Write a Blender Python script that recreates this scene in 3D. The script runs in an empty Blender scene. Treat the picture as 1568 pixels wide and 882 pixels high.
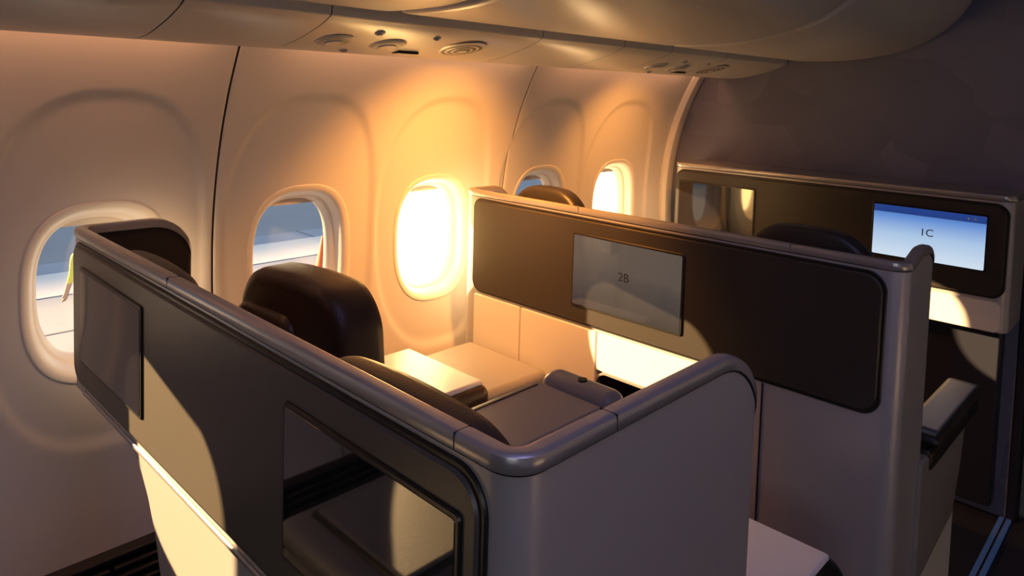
import bpy, bmesh, math, random
import numpy as np
from mathutils import Vector, Matrix
random.seed(3)
scene = bpy.context.scene
COL = scene.collection
scene.view_settings.view_transform = 'Standard'

# ------------------------------------------------------------------ materials
def mat(name, col, rough=0.5, metal=0.0, bump=0.0, bscale=200.0, var=0.0, vscale=3.0, coat=0.0, spec=0.5, emis=None, estr=0):
    m = bpy.data.materials.new(name); m.use_nodes = True
    nt = m.node_tree; b = nt.nodes['Principled BSDF']
    b.inputs['Base Color'].default_value = (*col, 1)
    b.inputs['Roughness'].default_value = rough
    b.inputs['Metallic'].default_value = metal
    b.inputs['Coat Weight'].default_value = coat
    b.inputs['Specular IOR Level'].default_value = spec
    if emis:
        b.inputs['Emission Color'].default_value = (*emis,1); b.inputs['Emission Strength'].default_value = estr
    tc = nt.nodes.new('ShaderNodeTexCoord')
    if bump > 0:
        n = nt.nodes.new('ShaderNodeTexNoise'); n.inputs['Scale'].default_value = bscale; n.inputs['Detail'].default_value = 3
        bp = nt.nodes.new('ShaderNodeBump'); bp.inputs['Strength'].default_value = bump; bp.inputs['Distance'].default_value = 0.002
        nt.links.new(tc.outputs['Object'], n.inputs['Vector'])
        nt.links.new(n.outputs['Fac'], bp.inputs['Height'])
        nt.links.new(bp.outputs['Normal'], b.inputs['Normal'])
    if var > 0:
        n2 = nt.nodes.new('ShaderNodeTexNoise'); n2.inputs['Scale'].default_value = vscale; n2.inputs['Detail'].default_value = 4
        nt.links.new(tc.outputs['Object'], n2.inputs['Vector'])
        mx = nt.nodes.new('ShaderNodeMix'); mx.data_type = 'RGBA'
        mx.inputs[6].default_value = (*[c*(1-var) for c in col], 1)
        mx.inputs[7].default_value = (*[min(1, c*(1+var)) for c in col], 1)
        nt.links.new(n2.outputs['Fac'], mx.inputs[0])
        nt.links.new(mx.outputs[2], b.inputs['Base Color'])
    return m

M = {}
M['wall'] = mat('sidewall_plastic', (0.65,0.65,0.66), 0.42, bump=0.06, bscale=500, var=0.02)
M['ring'] = mat('window_reveal_plastic', (0.77,0.76,0.74), 0.35, var=0.02)
M['bin'] = mat('bin_plastic', (0.52,0.51,0.52), 0.30, bump=0.04, bscale=400, var=0.03)
M['psu'] = mat('psu_plastic', (0.54,0.52,0.52), 0.28, bump=0.04, bscale=400, var=0.03)
M['dark'] = mat('dark_gap', (0.012,0.011,0.012), 0.7, var=0.1)
M['gasket'] = mat('black_gasket', (0.010,0.009,0.009), 0.35, var=0.1)
M['rail'] = mat('brushed_rail', (0.44,0.43,0.44), 0.27, metal=0.6, bump=0.04, bscale=600, var=0.03)
M['shell'] = mat('shell_satin', (0.44,0.43,0.46), 0.33, metal=0.3, bump=0.05, bscale=700, var=0.03)
M['cream'] = mat('cream_plastic', (0.68,0.66,0.64), 0.45, var=0.03)
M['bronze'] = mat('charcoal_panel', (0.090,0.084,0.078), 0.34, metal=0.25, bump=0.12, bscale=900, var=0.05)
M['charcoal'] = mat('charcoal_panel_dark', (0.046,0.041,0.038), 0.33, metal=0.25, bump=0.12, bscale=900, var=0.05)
M['lining'] = mat('brown_lining', (0.035,0.026,0.022), 0.6, bump=0.3, bscale=300, var=0.1)
M['leather'] = mat('brown_leather', (0.052,0.030,0.022), 0.40, bump=0.35, bscale=260, var=0.12, vscale=8)
M['darkleather'] = mat('dark_leather', (0.022,0.019,0.019), 0.40, bump=0.35, bscale=260, var=0.12, vscale=8)
M['greyleather'] = mat('grey_console', (0.24,0.235,0.25), 0.38, bump=0.15, bscale=260, var=0.05)
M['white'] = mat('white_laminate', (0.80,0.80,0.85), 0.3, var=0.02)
M['carpet'] = mat('navy_carpet', (0.012,0.017,0.038), 0.9, bump=0.8, bscale=350, var=0.35, vscale=60)
M['track'] = mat('aisle_path_light', (0.12,0.20,0.40), 0.25, metal=0.4, var=0.05, emis=(.10,.25,.70), estr=.07)
M['screen'] = mat('screen_glass', (0.007,0.007,0.010), 0.05, spec=0.8, coat=0.6, var=0.05)
M['grille'] = mat('vent_grille', (0.020,0.018,0.018), 0.5, var=0.1)
M['metal'] = mat('chrome', (0.6,0.6,0.62), 0.2, metal=1.0, var=0.03)
M['galley'] = mat('galley_laminate', (0.014,0.016,0.030), 0.4, var=0.1)
M['ceil'] = mat('ceiling_plastic', (0.5,0.48,0.5), 0.5, var=0.03)

def bulkhead_mat():
    m = bpy.data.materials.new('bulkhead_fabric'); m.use_nodes = True
    nt = m.node_tree; b = nt.nodes['Principled BSDF']; b.inputs['Roughness'].default_value = 0.6
    tc = nt.nodes.new('ShaderNodeTexCoord'); mp = nt.nodes.new('ShaderNodeMapping')
    mp.inputs['Rotation'].default_value = (0,0.6,0.3); mp.inputs['Scale'].default_value = (3.0,1,4.5)
    v = nt.nodes.new('ShaderNodeTexVoronoi'); v.inputs['Scale'].default_value = 1.6
    cr = nt.nodes.new('ShaderNodeValToRGB')
    cr.color_ramp.elements[0].color = (0.120,0.128,0.200,1); cr.color_ramp.elements[1].color = (0.165,0.170,0.250,1)
    sep = nt.nodes.new('ShaderNodeSeparateColor')
    nt.links.new(tc.outputs['Object'], mp.inputs[0]); nt.links.new(mp.outputs[0], v.inputs['Vector'])
    nt.links.new(v.outputs['Color'], sep.inputs[0]); nt.links.new(sep.outputs[0], cr.inputs[0])
    nt.links.new(cr.outputs[0], b.inputs['Base Color'])
    n = nt.nodes.new('ShaderNodeTexNoise'); n.inputs['Scale'].default_value = 160
    bp = nt.nodes.new('ShaderNodeBump'); bp.inputs['Strength'].default_value = .3; bp.inputs['Distance'].default_value = .002
    nt.links.new(tc.outputs['Object'], n.inputs['Vector']); nt.links.new(n.outputs['Fac'], bp.inputs['Height']); nt.links.new(bp.outputs[0], b.inputs['Normal'])
    return m
M['bulkhead'] = bulkhead_mat()

def emat(name, col, s):
    m = bpy.data.materials.new(name); m.use_nodes = True
    nt = m.node_tree; nt.nodes.clear()
    o = nt.nodes.new('ShaderNodeOutputMaterial'); e = nt.nodes.new('ShaderNodeEmission')
    e.inputs[0].default_value = (*col,1); e.inputs[1].default_value = s
    nt.links.new(e.outputs[0], o.inputs[0]); return m
M['cove'] = emat('cove_led', (1.0,0.42,0.18), 13)

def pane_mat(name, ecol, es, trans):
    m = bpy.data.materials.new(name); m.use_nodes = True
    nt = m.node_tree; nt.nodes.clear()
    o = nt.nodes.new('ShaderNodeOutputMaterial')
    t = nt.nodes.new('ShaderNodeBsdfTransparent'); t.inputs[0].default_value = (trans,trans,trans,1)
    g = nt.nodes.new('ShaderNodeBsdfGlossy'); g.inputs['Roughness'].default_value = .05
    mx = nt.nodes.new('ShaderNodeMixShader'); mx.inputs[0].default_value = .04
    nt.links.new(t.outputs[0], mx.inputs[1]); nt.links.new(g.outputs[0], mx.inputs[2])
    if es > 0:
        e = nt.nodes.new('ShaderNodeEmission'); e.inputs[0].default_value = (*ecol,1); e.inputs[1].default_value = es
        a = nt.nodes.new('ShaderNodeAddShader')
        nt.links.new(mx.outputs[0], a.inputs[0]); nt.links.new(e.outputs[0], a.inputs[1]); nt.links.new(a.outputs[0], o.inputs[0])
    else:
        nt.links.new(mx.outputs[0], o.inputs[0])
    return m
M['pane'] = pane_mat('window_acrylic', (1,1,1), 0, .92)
M['pane_hot'] = pane_mat('window_acrylic_glare_emission', (1.0,0.58,0.18), 17, .9)  # emission put into the pane in place of sun glare
M['pane_hot2'] = pane_mat('window_acrylic_glare_emission_soft', (1.0,0.62,0.25), 9, .9)  # weaker glare emission for the forward pane

def lcd_mat():
    m = bpy.data.materials.new('lcd_lit'); m.use_nodes = True
    nt = m.node_tree; b = nt.nodes['Principled BSDF']
    b.inputs['Base Color'].default_value = (.01,.01,.01,1); b.inputs['Roughness'].default_value = .1
    tc = nt.nodes.new('ShaderNodeTexCoord'); s = nt.nodes.new('ShaderNodeSeparateXYZ'); cr = nt.nodes.new('ShaderNodeValToRGB')
    nt.links.new(tc.outputs['Generated'], s.inputs[0]); nt.links.new(s.outputs['Z'], cr.inputs[0])
    e = cr.color_ramp.elements
    e[0].position = 0; e[0].color = (.70,.82,.95,1)
    e[1].position = 1; e[1].color = (.02,.06,.28,1)
    for p,c in ((.45,(.45,.62,.86,1)),(.80,(.14,.30,.72,1)),(.86,(.11,.25,.62,1)),(.865,(.02,.05,.24,1))):
        x = e.new(p); x.color = c
    nt.links.new(cr.outputs[0], b.inputs['Emission Color']); b.inputs['Emission Strength'].default_value = .9
    return m
M['lcd'] = lcd_mat()
def lcd2_mat(name, s):
    m = bpy.data.materials.new(name); m.use_nodes = True
    nt = m.node_tree; b = nt.nodes['Principled BSDF']
    b.inputs['Base Color'].default_value = (.015,.015,.015,1); b.inputs['Roughness'].default_value = .06
    b.inputs['Coat Weight'].default_value = .6
    tc = nt.nodes.new('ShaderNodeTexCoord'); n = nt.nodes.new('ShaderNodeTexNoise'); n.inputs['Scale'].default_value = 3; n.inputs['Detail'].default_value = 5
    sp = nt.nodes.new('ShaderNodeSeparateXYZ'); cr = nt.nodes.new('ShaderNodeValToRGB')
    ad = nt.nodes.new('ShaderNodeMath'); ad.operation = 'MULTIPLY_ADD'; ad.inputs[1].default_value = .5
    nt.links.new(tc.outputs['Generated'], n.inputs['Vector']); nt.links.new(tc.outputs['Generated'], sp.inputs[0])
    nt.links.new(n.outputs['Fac'], ad.inputs[0]); nt.links.new(sp.outputs['Z'], ad.inputs[2]); nt.links.new(ad.outputs[0], cr.inputs[0])
    e = cr.color_ramp.elements
    e[0].position = .25; e[0].color = (.13,.13,.15,1); e[1].position = .85; e[1].color = (.46,.38,.32,1)
    nt.links.new(cr.outputs[0], b.inputs['Emission Color']); b.inputs['Emission Strength'].default_value = s
    return m
M['lcd2'] = lcd2_mat('lcd_dim', .20)
M['ink'] = mat('screen_text', (.01,.012,.03), .5, var=.05)

# ------------------------------------------------------------------ mesh helpers
def link(o, parent=None):
    COL.objects.link(o)
    if parent is not None: o.parent = parent
    return o
def empty(name, loc=(0,0,0)):
    e = bpy.data.objects.new(name, None); e.empty_display_size = .1; e.location = loc
    COL.objects.link(e); return e
def mesh_obj(name, verts, faces, mats, parent=None, fmat=None, smooth=True, angle=35):
    me = bpy.data.meshes.new(name); me.from_pydata([tuple(v) for v in verts], [], faces)
    for m in (mats if isinstance(mats,(list,tuple)) else [mats]): me.materials.append(m)
    if fmat is not None: me.polygons.foreach_set('material_index', fmat)
    me.validate(); me.update()
    if smooth:
        me.polygons.foreach_set('use_smooth', [True]*len(me.polygons)); me.set_sharp_from_angle(angle=math.radians(angle))
    o = bpy.data.objects.new(name, me); link(o, parent)
    return o
def rbox(name, lo, hi, r, m, parent=None, seg=4, rot=None, taper=None):
    bm = bmesh.new(); bmesh.ops.create_cube(bm, size=1)
    c = [(a+b)/2 for a,b in zip(lo,hi)]; s = [b-a for a,b in zip(lo,hi)]
    for v in bm.verts:
        v.co = Vector((v.co.x*s[0], v.co.y*s[1], v.co.z*s[2]))
        if taper and v.co.z > 0: v.co.x *= taper[0]; v.co.y *= taper[1]
    r = min(r, min(s)*.49)
    bmesh.ops.bevel(bm, geom=list(bm.edges), offset=r, segments=seg, profile=.5, affect='EDGES', clamp_overlap=True)
    if rot: bmesh.ops.rotate(bm, verts=bm.verts, cent=(0,0,0), matrix=Matrix.Rotation(rot[1], 3, rot[0]))
    bmesh.ops.translate(bm, verts=bm.verts, vec=c)
    me = bpy.data.meshes.new(name); bm.to_mesh(me); bm.free()
    me.materials.append(m); me.polygons.foreach_set('use_smooth', [True]*len(me.polygons))
    o = bpy.data.objects.new(name, me); link(o, parent)
    w = o.modifiers.new('wn','WEIGHTED_NORMAL'); w.keep_sharp = True
    return o
def rrect(x0,x1,z0,z1,r,n=8):
    pts = []
    rr = r if isinstance(r,(list,tuple)) else [r]*4   # order: br, tr, tl, bl
    for (cx,cz,a0,rad) in ((x1-rr[0],z0+rr[0],-90,rr[0]),(x1-rr[1],z1-rr[1],0,rr[1]),(x0+rr[2],z1-rr[2],90,rr[2]),(x0+rr[3],z0+rr[3],180,rr[3])):
        for i in range(n+1):
            a = math.radians(a0+90*i/n); pts.append((cx+rad*math.cos(a), cz+rad*math.sin(a)))
    return pts
def plate(name, x0,x1,z0,z1,yf,yb,r,m,parent=None,bev=.002):
    A = rrect(x0,x1,z0,z1,r); B = rrect(x0+bev,x1-bev,z0+bev,z1-bev,[max(q-bev,.001) for q in (r if isinstance(r,(list,tuple)) else [r]*4)])
    n = len(A)
    V = [(x,yb,z) for x,z in A]+[(x,yf+bev,z) for x,z in A]+[(x,yf,z) for x,z in B]
    F = []
    for k in range(2):
        for i in range(n):
            j = (i+1)%n; F.append((k*n+i,k*n+j,(k+1)*n+j,(k+1)*n+i))
    F.append(tuple(range(2*n,3*n))); F.append(tuple(reversed(range(0,n))))
    return mesh_obj(name,V,F,m,parent,angle=30)
def ringplate(name, x0,x1,z0,z1,w,yf,yb,r,m,parent=None):
    A = rrect(x0-w,x1+w,z0-w,z1+w,r+w); B = rrect(x0,x1,z0,z1,r); n=len(A)
    V = [(x,yb,z) for x,z in A]+[(x,yf,z) for x,z in A]+[(x,yf,z) for x,z in B]+[(x,yb,z) for x,z in B]
    F = [(k*n+i,k*n+(i+1)%n,(k+1)*n+(i+1)%n,(k+1)*n+i) for k in range(3) for i in range(n)]
    return mesh_obj(name,V,F,m,parent,angle=30)
def extrude_profile(name, prof, y0, y1, m, parent=None, angle=25):
    n = len(prof); V = [(x,y0,z) for x,z in prof]+[(x,y1,z) for x,z in prof]
    F = [(i,i+1,n+i+1,n+i) for i in range(n-1)]
    return mesh_obj(name,V,F,m,parent,angle=angle)
def smoothline(pts, k=6):
    out=[]
    P=[pts[0]]+list(pts)+[pts[-1]]
    for i in range(1,len(P)-2):
        for j in range(k):
            t=j/k; p0,p1,p2,p3=[np.array(P[q]) for q in (i-1,i,i+1,i+2)]
            out.append(tuple(.5*((2*p1)+(-p0+p2)*t+(2*p0-5*p1+4*p2-p3)*t*t+(-p0+3*p1-3*p2+p3)*t**3)))
    out.append(tuple(pts[-1])); return out
def disc(name, c, nrm, r, th, m, parent=None, seg=32):
    bm = bmesh.new()
    bmesh.ops.create_cone(bm, cap_ends=True, segments=seg, radius1=r, radius2=r*.85, depth=th)
    q = Vector((0,0,1)).rotation_difference(Vector(nrm)).to_matrix()
    bmesh.ops.rotate(bm, verts=bm.verts, cent=(0,0,0), matrix=q); bmesh.ops.translate(bm, verts=bm.verts, vec=c)
    me = bpy.data.meshes.new(name); bm.to_mesh(me); bm.free(); me.materials.append(m)
    o = bpy.data.objects.new(name, me); link(o,parent); return o

# ------------------------------------------------------------------ cabin sidewall
WZ = 0.92
WIN = [-0.96,-.47,.015,.505,1.005,1.475,1.99,2.46]
SEAMS = [-1.30,-.26,.755,1.79]
def base_x(z):
    z = np.asarray(z, float); dz = z-.95
    R = np.where(dz>0,1.05,1.70)
    return -1.77 + (R-np.sqrt(R*R-dz*dz))
def smooth(e0,e1,x):
    t = np.clip((x-e0)/(e1-e0),0,1); return t*t*(3-2*t)
def wall_x(y,z):
    y=np.asarray(y,float); z=np.asarray(z,float); x=base_x(z)
    for wy in WIN:
        d=((np.abs(y-wy)/.234)**2.6+(np.abs(z-.975)/.405)**2.6)**(1/2.6)
        x = x - .009*(1-smooth(.93,1.0,d))
    for s in SEAMS:
        x = x - .006*np.exp(-((y-s)/.0035)**2)
    return x
ys = list(np.arange(-1.6,2.801,.008))
for s in SEAMS: ys += [s-.008,s-.005,s-.0025,s,s+.0025,s+.005,s+.008]
ys = np.array(sorted(set(np.round(ys,4)))); zs = np.linspace(0.0,1.60,201)
Y,Z = np.meshgrid(ys,zs,indexing='ij'); X = wall_x(Y,Z)
verts = np.stack([X,Y,Z],-1).reshape(-1,3)
nz = len(zs); F=[]; fm=[]
for i in range(len(ys)-1):
    yc=(ys[i]+ys[i+1])/2
    near=[w for w in WIN if abs(yc-w)<.16]
    isseam = any(abs(yc-s)<.002 for s in SEAMS)
    for j in range(nz-1):
        zc=(zs[j]+zs[j+1])/2
        if near and ((abs(yc-near[0])/.1475)**2.7+(abs(zc-WZ)/.1955)**2.7)<1: continue
        a=i*nz+j; F.append((a,a+nz,a+nz+1,a+1)); fm.append(1 if isseam else 0)
wall = mesh_obj('wall_left', verts.tolist(), F, [M['wall'],M['lining']], fmat=fm, angle=50)

def sup(a,b,N=72,e=2.7):
    out=[]
    for i in range(N):
        t=2*math.pi*i/N; c,s=math.cos(t),math.sin(t)
        out.append((a*math.copysign(abs(c)**(2/e),c), b*math.copysign(abs(s)**(2/e),s)))
    return out
RINGS=[(.1570,.205,-.0005),(.1560,.204,.0022),(.1540,.202,.003),(.1500,.198,.0022),(.1440,.192,.0012),(.1390,.187,-.003),(.134,.181,-.013),(.129,.174,-.030),(.126,.170,-.036),(.122,.166,-.038),(.119,.163,-.052),(.115,.159,-.056),(.112,.156,-.070)]
for k,wy in enumerate(WIN):
    e = empty('window_%d'%(k+1))
    V=[];F=[];N=72
    for (a,b,off) in RINGS:
        for (py,pz) in sup(a,b):
            V.append((float(wall_x(wy+py,WZ+pz))+off, wy+py, WZ+pz))
    for q in range(len(RINGS)-1):
        for i in range(N):
            j=(i+1)%N; F.append((q*N+i,q*N+j,(q+1)*N+j,(q+1)*N+i))
    mesh_obj('reveal',V,F,M['ring'],e,angle=60)
    V=[(float(wall_x(wy,WZ))-.064,wy+py,WZ+pz) for py,pz in sup(.122,.166)]
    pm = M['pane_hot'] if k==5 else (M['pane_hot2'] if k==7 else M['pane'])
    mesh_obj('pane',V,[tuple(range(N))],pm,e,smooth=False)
    pts=[(py,pz) for py,pz in sup(.120,.164) if pz>.135]
    V=[(float(wall_x(wy,WZ))-.060,wy+py,WZ+pz) for py,pz in pts]+[(float(wall_x(wy,WZ))-.056,wy+py,WZ+pz) for py,pz in pts]
    n=len(pts); mesh_obj('shade',V,[tuple(range(n)),tuple(range(n,2*n))]+[(i,(i+1)%n,n+(i+1)%n,n+i) for i in range(n)],M['cream'],e,smooth=False)

zz=np.linspace(0,1.6,60)
V=[];F=[]
for y,off in ((2.80,-.01),(2.80,.012),(2.812,.026),(2.86,.026),(2.87,.02)):
    V+=[(float(base_x(z))+off,y,float(z)) for z in zz]
for q in range(4):
    for j in range(59):
        a=q*60+j; F.append((a,a+60,a+61,a+1))
mesh_obj('trim_bulkhead_edge',V,F,M['ring'],angle=40)

dg = empty('trim_dado_vent')
for i in range(16):
    z=.05+.019*i; x=float(base_x(z))
    for y0,y1 in ((-.5,.24),(.26,.74),(.77,1.78)):
        yy=y0
        while yy<y1-.02:
            y2=min(yy+.11,y1); rbox('slat',(x-.01,yy+.004,z),(x+.030,y2-.004,z+.011),.003,M['grille'],dg,seg=1); yy=y2
zz=np.linspace(0.0,.365,12)
V=[(float(base_x(z))+.010,-1.6,float(z)) for z in zz]+[(float(base_x(z))+.010,2.79,float(z)) for z in zz]
mesh_obj('backing',V,[(i,i+1,13+i,12+i) for i in range(11)],M['dark'],dg)
rbox('ledge',(float(base_x(.36))-.01,-1.6,.355),(float(base_x(.36))+.032,2.79,.367),.004,M['grille'],dg)

# ------------------------------------------------------------------ other room parts
mesh_obj('floor',[(-1.9,-2.6,0),(1.9,-2.6,0),(1.9,4.2,0),(-1.9,4.2,0)],[(0,1,2,3)],M['carpet'],smooth=False)
zz=np.linspace(0,1.6,30)
V=[(-float(base_x(z)),-2.5,float(z)) for z in zz]+[(-float(base_x(z)),4.1,float(z)) for z in zz]
mesh_obj('wall_right',V,[(i,i+1,31+i,30+i) for i in range(29)],M['wall'])
V=[(float(base_x(z)),-2.5,float(z)) for z in zz]+[(float(base_x(z)),-1.6,float(z)) for z in zz]
mesh_obj('wall_left_aft',V,[(i,i+1,31+i,30+i) for i in range(29)],M['wall'])
mesh_obj('wall_back',[(-1.9,-2.5,0),(1.9,-2.5,0),(1.9,-2.5,2.4),(-1.9,-2.5,2.4)],[(0,1,2,3)],M['bulkhead'],smooth=False)
prof=smoothline([(-1.56,1.60),(-1.45,1.85),(-1.1,2.08),(-.55,2.16),(0,2.18),(.55,2.16),(1.1,2.08),(1.45,1.85),(1.56,1.60)],5)
extrude_profile('ceiling',prof,-2.5,4.2,M['ceil'])
rbox('wall_front',(-1.80,2.87,0),(-.385,2.93,2.2),.006,M['bulkhead'])
rbox('trim_bulkhead_post',(-.405,2.862,0),(-.375,2.94,2.2),.008,M['galley'])
mesh_obj('wall_galley',[(-1.9,4.1,0),(1.9,4.1,0),(1.9,4.1,2.3),(-1.9,4.1,2.3)],[(0,1,2,3)],M['galley'],smooth=False)
# PSU
psu = empty('passenger_service_panel')
pp = smoothline([(-1.515,1.60),(-1.522,1.500),(-1.512,1.482),(-1.48,1.477),(-1.40,1.486),(-1.30,1.512),(-1.25,1.532),(-1.238,1.548),(-1.236,1.62)],5)
edges=[-2.4,-1.2,-.5,-.1,.22,.48,.76,1.38,1.74,2.0,2.36,2.866]
for a,b in zip(edges[:-1],edges[1:]):
    extrude_profile('module',pp,a+.0012,b-.0012,M['psu'],psu)
pd=[(x,z+.006) for x,z in pp]; extrude_profile('gap_backing',pd,-2.4,2.866,M['dark'],psu)
def psu_z(x):
    q=sorted(p for p in pp if p[1]<1.548); return float(np.interp(x,[p[0] for p in q],[p[1] for p in q]))
def gasper(x,y,r):
    z=psu_z(x)
    disc('gasper_rim',(x,y,z-.0005),(.20,0,-1),r,.004,M['bin'],psu); disc('gasper_core',(x,y,z-.0022),(.20,0,-1),r*.86,.003,M['greyleather'],psu)
    disc('gasper_knob',(x,y,z-.004),(.20,0,-1),r*.5,.005,M['psu'],psu)
for y0 in (.87,2.12):
    gasper(-1.36,y0-.03,.046); gasper(-1.36,y0+.11,.046); gasper(-1.43,y0+.04,.012); gasper(-1.29,y0+.04,.013); gasper(-1.29,y0+.20,.010)
    z=psu_z(-1.35)
    for i,r in enumerate((.066,.058,.049,.041,.032,.024,.015)):
        disc('speaker_ring',(-1.35,y0+.33,z-.0005-.0007*i),(.22,0,-1),r,.002,M['grille'] if i%2==1 else M['psu'],psu,seg=40)
    rbox('sign',(-1.425,y0+.17,psu_z(-1.42)-.002),(-1.395,y0+.23,psu_z(-1.42)+.01),.001,M['gasket'],psu)
# bins
bp = smoothline([(-1.205,1.66),(-1.205,1.575),(-1.195,1.556),(-1.16,1.548),(-.97,1.552),(-.79,1.588),(-.67,1.655),(-.595,1.755),(-.56,1.88),(-.57,2.02),(-.62,2.13)],6)
for sgn in (1,-1):
    for (a,b) in ((-2.4,-1.19),(-1.17,-.15),(-.13,.865),(.88,1.903),(1.912,2.866)):
        q=[(sgn*x,z) for x,z in bp]
        cx=np.mean([p[0] for p in q]); V=[]
        for y,ins in ((a,.020),(a+.004,.009),(a+.014,.001),(a+.03,0),(b-.03,0),(b-.014,.001),(b-.004,.009),(b,.020)):
            for (x,z) in q:
                d=Vector((cx-x,1.95-z)); d.normalize(); V.append((x+d.x*ins,y,z+d.y*ins))
        n=len(q); F=[(k*n+i,k*n+i+1,(k+1)*n+i+1,(k+1)*n+i) for k in range(7) for i in range(n-1)]
        F+= [tuple(range(n)),tuple(range(7*n,8*n))]
        mesh_obj('overhead_bin',V,F,M['bin'],angle=40)
extrude_profile('trim_bin_gap',[(x*.985-.012,z+.03) for x,z in bp],-2.4,2.866,M['dark'])
cv = empty('cove_light')
for a,b in ((-2.3,-1.36),(-1.2,-.33),(-.18,.69),(.86,1.72),(1.87,2.74)):
    rbox('led_strip',(-1.555,a,1.525),(-1.530,b,1.540),.004,M['cove'],cv,seg=2)
    rbox('led_bracket',(-1.553,a-.01,1.541),(-1.522,b+.01,1.548),.002,M['dark'],cv,seg=1)

# ------------------------------------------------------------------ seat shells
def shell(name,y0,LL,LR,H,bot,breaks=(),xl=-1.69,xr=-.39,r=.036,R_l=.09,R_r=.10,rise=0.0):
    e = empty(name)
    st=[]
    def dl(L,R):
        d=[0,.0015,.004,.008,.012,.018,.027,.04,.055,.07,.085,.10,.115]
        return [q for q in d if q<L]+list(np.linspace(.13,L,6)) if L>.13 else [q for q in d if q<L]+[L]
    for d in dl(LL-r,R_l): st.append((xl,y0+LL-d,1,0,d,R_l,'L'))
    for i in range(1,9):
        a=math.radians(180+90*i/9); st.append((xl+r+r*math.cos(a),y0+r+r*math.sin(a),-math.cos(a),-math.sin(a),9,R_l,'C'))
    xs=set(np.round(np.linspace(xl+r,xr-r,40),4))
    for bx in breaks: xs|={bx-1e-4,bx+1e-4}
    for x in sorted(xs): st.append((x,y0,0,1,9,R_l,'B'))
    for i in range(1,9):
        a=math.radians(270+90*i/9); st.append((xr-r+r*math.cos(a),y0+r+r*math.sin(a),-math.cos(a),-math.sin(a),9,R_l,'C'))
    for d in reversed(dl(LR-r,R_r)): st.append((xr,y0+LR-d,-1,0,d,R_r,'R'))
    prof=[(.003,'B'),(.003,-.0195),(.005,-.0195),(.005,-.0175),(.0008,-.017),(.0,-.016),(.0002,-.006),(.0012,-.002),(.004,-.0003),(.007,0),(.017,0),(.020,-.0010),(.0215,-.004),(.0215,-.018),(.018,-.0195),(.018,'B')]
    pm=[1,2,2,2,0,0,0,0,0,0,0,0,0,3,3]
    V=[]
    for (x,y,nx,ny,d,R,part) in st:
        drop=0
        if d<R: drop=R-math.sqrt(max(R*R-(R-d)**2,0))
        up=0
        if rise and part=='R': up=rise*min(1,max(0,(LR-r-d)/.06))
        sc=1
        if d<.010: sc=max(.15,math.sqrt(1-(1-d/.010)**2))
        b=bot(x,y,part)
        for (n,dz) in prof:
            nn=.011+(n-.011)*sc
            V.append((x+nx*nn,y+ny*nn,b if dz=='B' else H+up-drop+dz))
    n=len(prof);F=[];fm=[]
    for k in range(len(st)-1):
        for i in range(n-1):
            F.append((k*n+i,k*n+i+1,(k+1)*n+i+1,(k+1)*n+i)); fm.append(pm[i])
        F.append((k*n+n-1,k*n,(k+1)*n,(k+1)*n+n-1)); fm.append(1)
    F.append(tuple(reversed(range(n)))); fm.append(1)
    F.append(tuple(range((len(st)-1)*n,len(st)*n))); fm.append(1)
    mesh_obj('body',V,F,[M['rail'],M['shell'],M['gasket'],M['lining']],e,fmat=fm,angle=40)
    return e
def rail_joint(e,x,y,H,axis):
    if axis=='x': rbox('rail_joint',(x-.0005,y-.0004,H-.016),(x+.0005,y+.0215,H+.0003),.0002,M['gasket'],e,seg=1)
    else: rbox('rail_joint',(x-.0215,y-.0005,H-.016),(x+.0004,y+.0005,H+.0003),.0002,M['gasket'],e,seg=1)
def monitor(e,x0,x1,z0,z1,y,m,label=None,sz=.03):
    plate('monitor_bezel',x0-.006,x1+.006,z0-.006,z1+.006,y-.0035,y+.004,.008,M['gasket'],e)
    plate('monitor_glass',x0,x1,z0,z1,y-.0042,y+.002,.004,m,e,bev=.0006)
    if label:
        cu=bpy.data.curves.new('seat_label','FONT'); cu.body=label; cu.size=sz; cu.align_x='CENTER'; cu.align_y='CENTER'; cu.extrude=.0002
        t=bpy.data.objects.new('seat_label',cu); cu.materials.append(M['ink']); t.rotation_euler=(math.pi/2,0,0)
        t.location=((x0+x1)/2-.0,y-.0048,(z0+z1)/2+.008); link(t,e)
H=1.09
Y0=.42
def bot_near(x,y,part):
    if part in('L',): return .755
    if x<-1.36: return .755
    if x<-1.17: return .45+.305*math.sqrt(max(0,1-((x+1.36)/.19)**2))
    return .04
near=shell('seat_privacy_shell',Y0,.245,.455,H,bot_near,breaks=(-1.17,-1.1705,-1.172,-1.175,-1.18,-1.19,-1.21,-1.36))
plate('panel_gasket',-1.655,-.425,.775,1.066,Y0-.001,Y0+.01,[.04,.04,.03,.04],M['gasket'],near)
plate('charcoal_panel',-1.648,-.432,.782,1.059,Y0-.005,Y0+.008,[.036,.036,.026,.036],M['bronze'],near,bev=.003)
monitor(near,-1.587,-1.25,.835,1.018,Y0-.005,M['screen'])
monitor(near,-.762,-.456,.835,1.018,Y0-.005,M['screen'])
plate('lower_ledge',-1.60,-.44,.757,.766,Y0-.002,Y0+.008,.004,M['rail'],near)
for x in (-1.155,-.47): rail_joint(near,x,Y0,H,'x')
rail_joint(near,-.39,.56,H,'y')
Y1=1.50
def bot_mid(x,y,part):
    if part=='L' or x<-1.6: return .55
    if -1.12<x<-.74: return .665
    return .04
mid=shell('seat_privacy_shell',Y1,.20,.19,H,bot_mid,breaks=(-1.6,-1.12,-.74),xl=-1.66,rise=.018,R_r=.05)
plate('panel_gasket',-1.612,-.425,.775,1.066,Y1-.001,Y1+.01,[.04,.04,.03,.04],M['gasket'],mid)
plate('charcoal_panel',-1.605,-.432,.782,1.059,Y1-.005,Y1+.008,[.036,.036,.026,.036],M['charcoal'],mid,bev=.003)
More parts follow.
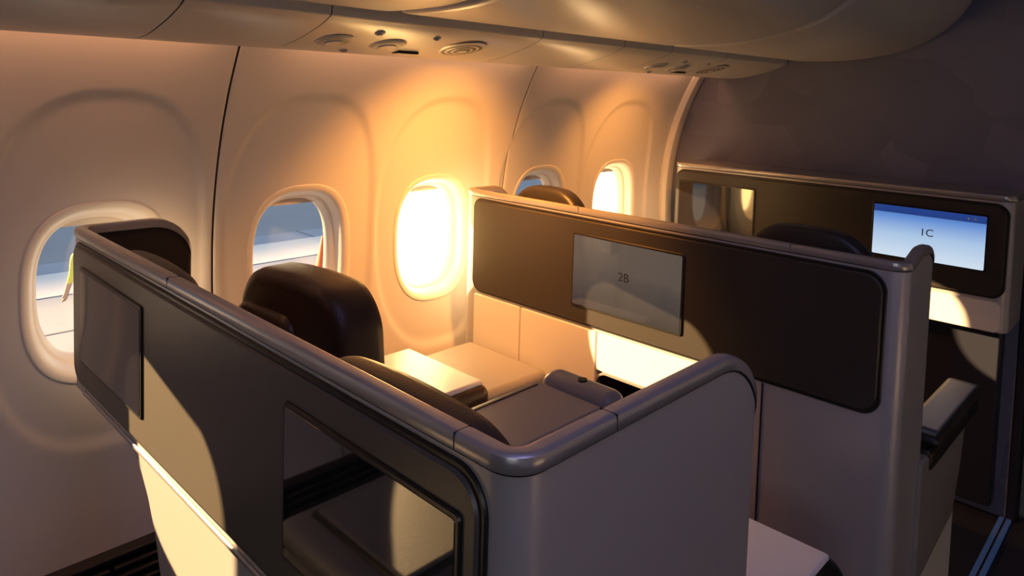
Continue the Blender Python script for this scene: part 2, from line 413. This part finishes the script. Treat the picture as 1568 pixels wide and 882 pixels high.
monitor(mid,-1.203,-.872,.830,1.018,Y1-.005,M['lcd2'],'2B',.032)
for x in (-1.2,-.62): rail_joint(mid,x,Y1,H,'x')
plate('lower_panel',-1.60,-1.405,.10,.768,Y1-.002,Y1+.008,.006,M['cream'],mid)
plate('lower_panel',-1.40,-1.123,.10,.768,Y1-.002,Y1+.008,.006,M['cream'],mid)
plate('lower_panel',-1.12,-.742,.668,.768,Y1-.002,Y1+.008,.004,M['cream'],mid)
rbox('panel_seam',(-.667,Y1-.0005,.06),(-.664,Y1+.006,.772),.0005,M['gasket'],mid,seg=1)
ringplate('footwell_trim',-1.115,-.745,.12,.662,.006,Y1-.004,Y1+.01,.03,M['rail'],mid)
for (lo,hi) in (((-1.12,Y1+.32,.05),(-.74,Y1+.33,.70)),((-1.13,Y1+.02,.05),(-1.12,Y1+.33,.68)),((-.74,Y1+.02,.05),(-.73,Y1+.33,.68)),((-1.13,Y1+.02,.67),(-.73,Y1+.33,.68))):
    rbox('footwell_wall',lo,hi,.003,M['lining'],mid,seg=1)
Y2=2.63; HC=1.12
con=empty('bulkhead_monitor_console')
def bot_f(x,y,part): return .69
c2=shell('tmp',Y2,.235,.235,HC,bot_f,xl=-1.60,xr=-.40,R_l=.02,R_r=.02)
for ch in list(c2.children): ch.parent=con
bpy.data.objects.remove(c2)
rbox('console_core',(-1.585,Y2+.018,.70),(-.415,2.87,HC-.0005),.003,M['rail'],con)
plate('panel_gasket',-1.585,-.414,.795,1.094,Y2-.001,Y2+.01,[.04,.04,.04,.04],M['gasket'],con)
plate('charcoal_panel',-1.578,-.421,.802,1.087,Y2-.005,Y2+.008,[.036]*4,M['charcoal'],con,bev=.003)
monitor(con,-1.563,-1.235,.850,1.043,Y2-.005,M['screen'])
monitor(con,-.80,-.472,.880,1.050,Y2-.005,M['lcd'],'1C',.034)
plate('console_lower_lip',-1.58,-.42,.69,.785,Y2-.004,Y2+.008,.02,M['cream'],con)
rbox('console_back',(-1.50,2.80,.05),(-.44,2.868,.70),.01,M['galley'],con)
for i in range(2): disc('status_icon',(-.520+i*.018,Y2-.0098,1.038),(0,-1,0),.0035,.0006,M['white'],con,seg=12)
rail_joint(con,-1.1,Y2,HC,'x')

# ------------------------------------------------------------------ seats
def framed(name,cx,y,zb,zt,wb,wt,th,rtop,m,e,lean=0.0,rz=0.0,crown=0.0,round_=.03):
    prof=rrect(-wb/2,wb/2,zb,zt,[min(.03,(zt-zb)*.3),rtop,rtop,min(.03,(zt-zb)*.3)],n=12)
    out=[]
    for i,(x,z) in enumerate(prof):
        out.append((x,z)); x2,z2=prof[(i+1)%len(prof)]
        if abs(z-zt)<1e-6 and abs(z2-zt)<1e-6:
            for k in range(1,8): out.append((x+(x2-x)*k/8,zt))
    prof=out; n=len(prof);V=[]
    rr=min(round_,th*.45)
    lay=[(0,rr),(rr*.12,rr*.5),(rr*.4,rr*.15),(rr,0),(th-rr,0),(th-rr*.4,rr*.15),(th-rr*.12,rr*.5),(th,rr)]
    for yy,ins in lay:
        for x,z in prof:
            f=(z-zb)/(zt-zb); x2=x*(1+(wt/wb-1)*f); zc=z+crown*f*(1-(2*x/wb)**2)
            d=Vector((-x2,(zb+zt)/2-z))
            if d.length>0: d.normalize()
            px=x2+d.x*ins; pz=zc+d.y*ins; py=yy-lean*(pz-zb)
            c,s=math.cos(rz),math.sin(rz)
            V.append((cx+px*c-py*s, y+px*s+py*c, pz))
    F=[(k*n+i,k*n+(i+1)%n,(k+1)*n+(i+1)%n,(k+1)*n+i) for k in range(7) for i in range(n)]+[tuple(reversed(range(n))),tuple(range(7*n,8*n))]
    return mesh_obj(name,V,F,m,e,angle=60)
def seat(cx,yb,top,w,zb,lea,ht,base=True):
    e=empty('airline_seat')
    framed('back_frame',cx,yb,zb,top-.02,w,w*.97,.055,.10,M[lea],e,crown=.02,round_=.016)
    rbox('backrest',(cx-w*.46,yb+.065,max(.44,zb)),(cx+w*.46,yb+.18,ht-.19),.045,M[lea],e,seg=6)
    rbox('headrest',(cx-w*.44,yb+.066,ht-.24),(cx+w*.44,yb+.17,ht),.05,M[lea],e,seg=8,taper=(.90,.85))
    if base:
        rbox('seat_cushion',(cx-w/2,yb+.17,.30),(cx+w/2,yb+.48,.46),.045,M[lea],e,seg=5)
        rbox('seat_base',(cx-w/2+.02,yb+.05,.0),(cx+w/2-.02,yb+.44,.31),.02,M['dark'],e)
    return e
e=empty('airline_seat')
framed('back_frame',-1.40,.455,.77,1.045,.44,.42,.055,.09,M['darkleather'],e,crown=.02,round_=.016)
framed('backrest',-1.34,.735,.42,.990,.42,.36,.12,.085,M['leather'],e,lean=.03,rz=.08,crown=.016)
framed('headrest_rear_pad',-1.41,.706,.60,.925,.25,.22,.06,.05,M['leather'],e,lean=.03,rz=.08)
rbox('seat_cushion',(-1.53,.84,.38),(-1.16,1.0,.50),.04,M['leather'],e,seg=5)
rbox('seat_base',(-1.44,.66,.0),(-1.16,.98,.39),.02,M['dark'],e)
s2=seat(-.625,.452,1.072,.42,.12,'leather',.97)
s3=seat(-1.38,1.56,1.120,.30,.62,'darkleather',1.02,base=False)
s4=seat(-.615,1.56,1.120,.32,.12,'darkleather',1.02)
rbox('armrest_pad',(-.455,1.74,.645),(-.372,2.17,.672),.013,M['darkleather'],s4,seg=4)
rbox('armrest_inlay',(-.443,1.78,.668),(-.384,2.14,.675),.003,M['greyleather'],s4,seg=2)
rbox('armrest_body',(-.452,1.72,.600),(-.378,2.165,.648),.012,M['gasket'],s4,seg=3)
V=[];prof=[(1.66,.64),(2.06,.62),(2.03,.50),(1.98,.40),(1.66,.36)]
n=len(prof)
for x,ins in ((-.455,.0),(-.39,0),(-.384,.012)):
    cy=sum(p[0] for p in prof)/n; cz=sum(p[1] for p in prof)/n
    for y,z in prof:
        d=Vector((cy-y,cz-z)).normalized(); V.append((x,y+d.x*ins,z+d.y*ins))
mesh_obj('armrest_shroud',V,[(k*n+i,k*n+(i+1)%n,(k+1)*n+(i+1)%n,(k+1)*n+i) for k in range(2) for i in range(n)]+[tuple(range(2*n,3*n))],M['greyleather'],s4,angle=30)
rbox('base_skirt',(-.50,1.60,.0),(-.43,2.24,.40),.03,M['cream'],s4,seg=5)
rbox('leg_cushion',(-.78,1.95,.38),(-.44,2.25,.46),.03,M['greyleather'],s4,seg=4)

o=empty('ottoman')
rbox('pedestal',(-1.44,1.28,.0),(-1.30,1.47,.34),.02,M['dark'],o,seg=3)
rbox('body',(-1.58,1.25,.33),(-1.28,1.49,.60),.02,M['leather'],o,seg=4)
rbox('cushion_top',(-1.60,1.24,.575),(-1.275,1.49,.622),.020,M['greyleather'],o,seg=5)
o=empty('leg_rest_box')
rbox('pedestal',(-1.42,1.04,.0),(-1.27,1.18,.34),.02,M['dark'],o,seg=3)
rbox('body',(-1.56,1.01,.33),(-1.225,1.222,.672),.03,M['leather'],o,seg=5)
rbox('sunlit_white_top',(-1.545,1.022,.664),(-1.245,1.207,.680),.008,M['white'],o,seg=4)  # white colour stands in for sunlight on the leg rest cushion
o=empty('center_console')
rbox('body',(-1.00,.62,.0),(-.80,1.20,.765),.02,M['greyleather'],o,seg=4)
rbox('lid',(-.99,.66,.76),(-.81,1.12,.785),.010,M['greyleather'],o,seg=4)
rbox('hinge_housing',(-.995,1.125,.74),(-.805,1.195,.800),.028,M['greyleather'],o,seg=6)
rbox('lid_line',(-.975,.70,.7845),(-.970,1.10,.7865),.0008,M['gasket'],o,seg=1)
disc('latch',(-.90,1.16,.801),(0,0,1),.012,.004,M['gasket'],o)
o=empty('aisle_side_table')
rbox('body',(-.62,.885,.0),(-.398,1.32,.592),.05,M['gasket'],o,seg=6)
rbox('top_inlay',(-.60,.90,.582),(-.430,1.285,.596),.006,M['white'],o,seg=4)
o=empty('ottoman')
rbox('body',(-1.18,-.18,.0),(-.80,.22,.57),.05,M['greyleather'],o,seg=6)
rbox('cushion_top',(-1.17,-.17,.56),(-.81,.21,.61),.03,M['greyleather'],o,seg=6)
rbox('tray_rim',(-1.135,-.105,.603),(-.855,.155,.618),.01,M['gasket'],o,seg=3)
rbox('tray',(-1.128,-.098,.606),(-.862,.148,.622),.01,M['greyleather'],o,seg=3)

o=empty('floor_path_light_strip')
rbox('track',(-.420,-2.4,.0),(-.385,2.86,.010),.003,M['track'],o,seg=2)
rbox('track_groove',(-.405,-2.4,.008),(-.399,2.86,.0105),.0005,M['dark'],o,seg=1)
o=empty('jump_seat_harness')
rbox('seat_board',(-.37,3.05,.0),(-.05,3.10,1.35),.02,M['galley'],o)
rbox('strap',(-.335,3.035,.70),(-.30,3.045,1.15),.003,M['gasket'],o)
rbox('buckle',(-.345,3.02,.66),(-.29,3.045,.72),.006,M['metal'],o)

# ------------------------------------------------------------------ outside
M['apron']=mat('apron_concrete',(.40,.45,.54),.85,var=.18,vscale=.6)
M['asphalt']=mat('asphalt',(.34,.36,.40),.9,var=.25,vscale=.25)
M['paint']=mat('white_paint',(.8,.8,.8),.6,var=.05)
M['joint']=mat('concrete_joint',(.2,.2,.22),.9,var=.1)
G=-2.7
mesh_obj('ground_apron',[(-18,-40,G),(40,-40,G),(40,60,G),(-18,60,G)],[(0,1,2,3)],M['apron'],smooth=False)
mesh_obj('ground_taxiway',[(-220,-200,G-.02),(-17.5,-200,G-.02),(-17.5,250,G-.02),(-220,250,G-.02)],[(0,1,2,3)],M['asphalt'],smooth=False)
mesh_obj('ground_marking',[(-17.0,-40,G+.01),(-15.2,-40,G+.01),(-15.2,60,G+.01),(-17.0,60,G+.01)],[(0,1,2,3)],M['paint'],smooth=False)
j=empty('ground_joints')
for i in range(8):
    rbox('joint',(-18,-6+i*4,G),(-2,-5.95+i*4,G+.005),.001,M['joint'],j,seg=1)
for i in range(3):
    rbox('joint',(-13+i*4,-10,G),(-12.95+i*4,30,G+.005),.001,M['joint'],j,seg=1)
M['term']=mat('terminal_cladding',(.5,.52,.55),.5,var=.05); M['glassb']=mat('terminal_glass',(.05,.08,.11),.15,var=.1)
t=empty('terminal_building')
rbox('hall',(-75,-60,G),(-60,120,G+9),.2,M['term'],t,seg=1)
for i in range(30): rbox('glazing',(-60.1,-56+i*5.8,G+1.5),(-59.8,-51.5+i*5.8,G+7.5),.05,M['glassb'],t,seg=1)
M['cone']=mat('cone_orange',(.8,.12,.03),.5,var=.05)
cn=empty('traffic_cone')
bm=bmesh.new(); bmesh.ops.create_cone(bm,cap_ends=True,segments=24,radius1=.17,radius2=.03,depth=.7); bmesh.ops.translate(bm,verts=bm.verts,vec=(-14,8.45,G+.38))
me=bpy.data.meshes.new('cone'); bm.to_mesh(me); bm.free(); me.materials.append(M['cone']); link(bpy.data.objects.new('cone',me),cn)
rbox('cone_base',(-14.22,8.23,G),(-13.78,8.67,G+.04),.01,M['cone'],cn)
M['vest']=mat('hi_vis_vest',(.75,.68,.10),.7,var=.08); M['trouser']=mat('navy_trousers',(.06,.07,.12),.8,var=.1); M['skin']=mat('skin',(.45,.27,.19),.5,var=.05); M['hair']=mat('helmet_white',(.7,.7,.7),.4,var=.03)
def worker(loc,rz):
    J=[(0,0,.93,.14),(0,0,1.12,.13),(0,0,1.32,.16),(0,0,1.46,.07),(0,.01,1.54,.055),(0,.01,1.62,.095),(0,.01,1.69,.085),
       (.19,0,1.40,.062),(.27,.03,1.15,.048),(.24,.17,.96,.036),(.235,.22,.90,.035),
       (-.19,0,1.40,.062),(-.26,-.02,1.14,.048),(-.27,.06,.88,.036),(-.27,.08,.80,.035),
       (.10,0,.85,.10),(.11,.04,.48,.066),(.12,-.02,.10,.045),(.12,.12,.04,.045),
       (-.10,0,.85,.10),(-.12,-.02,.48,.066),(-.13,-.10,.10,.045),(-.13,.04,.04,.045)]
    E=[(0,1),(1,2),(2,3),(3,4),(4,5),(5,6),(2,7),(7,8),(8,9),(9,10),(2,11),(11,12),(12,13),(13,14),(0,15),(15,16),(16,17),(17,18),(0,19),(19,20),(20,21),(21,22)]
    for hand,base in ((10,(.235,.22,.90)),(14,(-.27,.08,.80))):
        for k in range(4):
            i=len(J); J.append((base[0]+(k-1.5)*.021,base[1]+.02,base[2]-.055-(.008 if k in(1,2) else 0),.011)); J.append((base[0]+(k-1.5)*.021,base[1]+.045,base[2]-.09,.009))
            E.append((hand,i)); E.append((i,i+1))
        i=len(J); J.append((base[0]-.045,base[1]+.03,base[2]-.02,.012)); E.append((hand,i))
    me=bpy.data.meshes.new('ramp_worker'); me.from_pydata([q[:3] for q in J],E,[])
    o=bpy.data.objects.new('ramp_worker',me); COL.objects.link(o)
    sk=o.modifiers.new('s','SKIN'); sk.use_smooth_shade=True
    for v,q in zip(me.skin_vertices[0].data,J): v.radius=(q[3],q[3]*(.75 if q[3]>.12 else 1)); v.use_root=False
    me.skin_vertices[0].data[0].use_root=True
    ss=o.modifiers.new('u','SUBSURF'); ss.levels=2; ss.render_levels=2
    dgr=bpy.context.evaluated_depsgraph_get(); nm=bpy.data.meshes.new_from_object(o.evaluated_get(dgr))
    o.modifiers.clear(); o.data=nm
    nm.materials.clear()
    for m in ('vest','trouser','skin','hair'): nm.materials.append(M[m])
    for p in nm.polygons:
        c=p.center
        if c.z>1.66: i=3
        elif c.z>1.49: i=2
        elif abs(c.x)>.2 and c.z<1.0: i=2
        elif c.z<.90: i=1
        else: i=0
        p.material_index=i; p.use_smooth=True
    o.location=loc; o.rotation_euler=(0,0,rz); return o
worker((-12.28,3.24,G),2.2)

# ------------------------------------------------------------------ lights
def look(o,target):
    o.rotation_euler=(Vector(target)-o.location).to_track_quat('-Z','Y').to_euler()
sun=bpy.data.lights.new('sun','SUN'); sun.energy=34; sun.angle=math.radians(.6); sun.color=(1,.62,.27)
so=bpy.data.objects.new('sun',sun); so.location=(-20,-10,6); COL.objects.link(so); so.rotation_euler=Vector((.87,.485,-.175)).to_track_quat('-Z','Y').to_euler()
def spot(name,loc,tgt,e,col,ang,rad=.03):
    l=bpy.data.lights.new(name,'SPOT'); l.energy=e; l.color=col; l.spot_size=math.radians(ang); l.spot_blend=1; l.shadow_soft_size=rad
    o=bpy.data.objects.new(name,l); o.location=loc; COL.objects.link(o); look(o,tgt); return o
def area(name,loc,tgt,e,col,sx,sy):
    l=bpy.data.lights.new(name,'AREA'); l.shape='RECTANGLE'; l.size=sx; l.size_y=sy; l.energy=e; l.color=col
    o=bpy.data.objects.new(name,l); o.location=loc; COL.objects.link(o); look(o,tgt); return o
OR=(1,.36,.06)
spot('added_glow_spot',(-1.16,1.36,1.48),(-1.77,1.44,.92),52,OR,92)  # added spot, no real lamp: orange glow on the wall around the window
spot('added_glow_spot',(-1.25,1.16,1.48),(-1.24,1.50,1.00),60,OR,80)  # added spot: orange glow on the row panel
spot('added_glow_spot',(-1.26,2.25,1.47),(-1.77,2.42,.98),20,OR,92)  # added spot: orange glow around the forward window
area('added_camera_side_fill',(.25,.5,2.12),(.1,.5,0),13,(.50,.46,1.0),.5,3.2)
area('added_camera_side_fill',(1.0,-1.7,1.5),(-.8,.8,1.1),9,(.96,.95,1.0),1.2,1.2)  # added neutral fill from behind the camera, not a cabin lamp

w=bpy.data.worlds.new('World'); scene.world=w; w.use_nodes=True
nt=w.node_tree; bg=nt.nodes['Background']
sky=nt.nodes.new('ShaderNodeTexSky'); sky.sky_type='NISHITA'; sky.sun_disc=False; sky.sun_elevation=math.radians(12); sky.sun_rotation=math.radians(-63)
nt.links.new(sky.outputs[0],bg.inputs[0]); bg.inputs[1].default_value=.3

# ------------------------------------------------------------------ camera
cam=bpy.data.cameras.new('camera'); co=bpy.data.objects.new('camera',cam); COL.objects.link(co)
r_=Vector((.7158,.6977,.0296)).normalized(); b_=Vector((.6954,-.7160,.0608)); b_=(b_-r_*b_.dot(r_)).normalized(); u_=b_.cross(r_)
mw=Matrix((( r_.x,u_.x,b_.x,0),(r_.y,u_.y,b_.y,0),(r_.z,u_.z,b_.z,1.40),(0,0,0,1)))
co.matrix_world=mw
cam.sensor_width=36; cam.lens=25.12; cam.shift_y=-.1505; cam.clip_start=.02; cam.clip_end=600
scene.camera=co
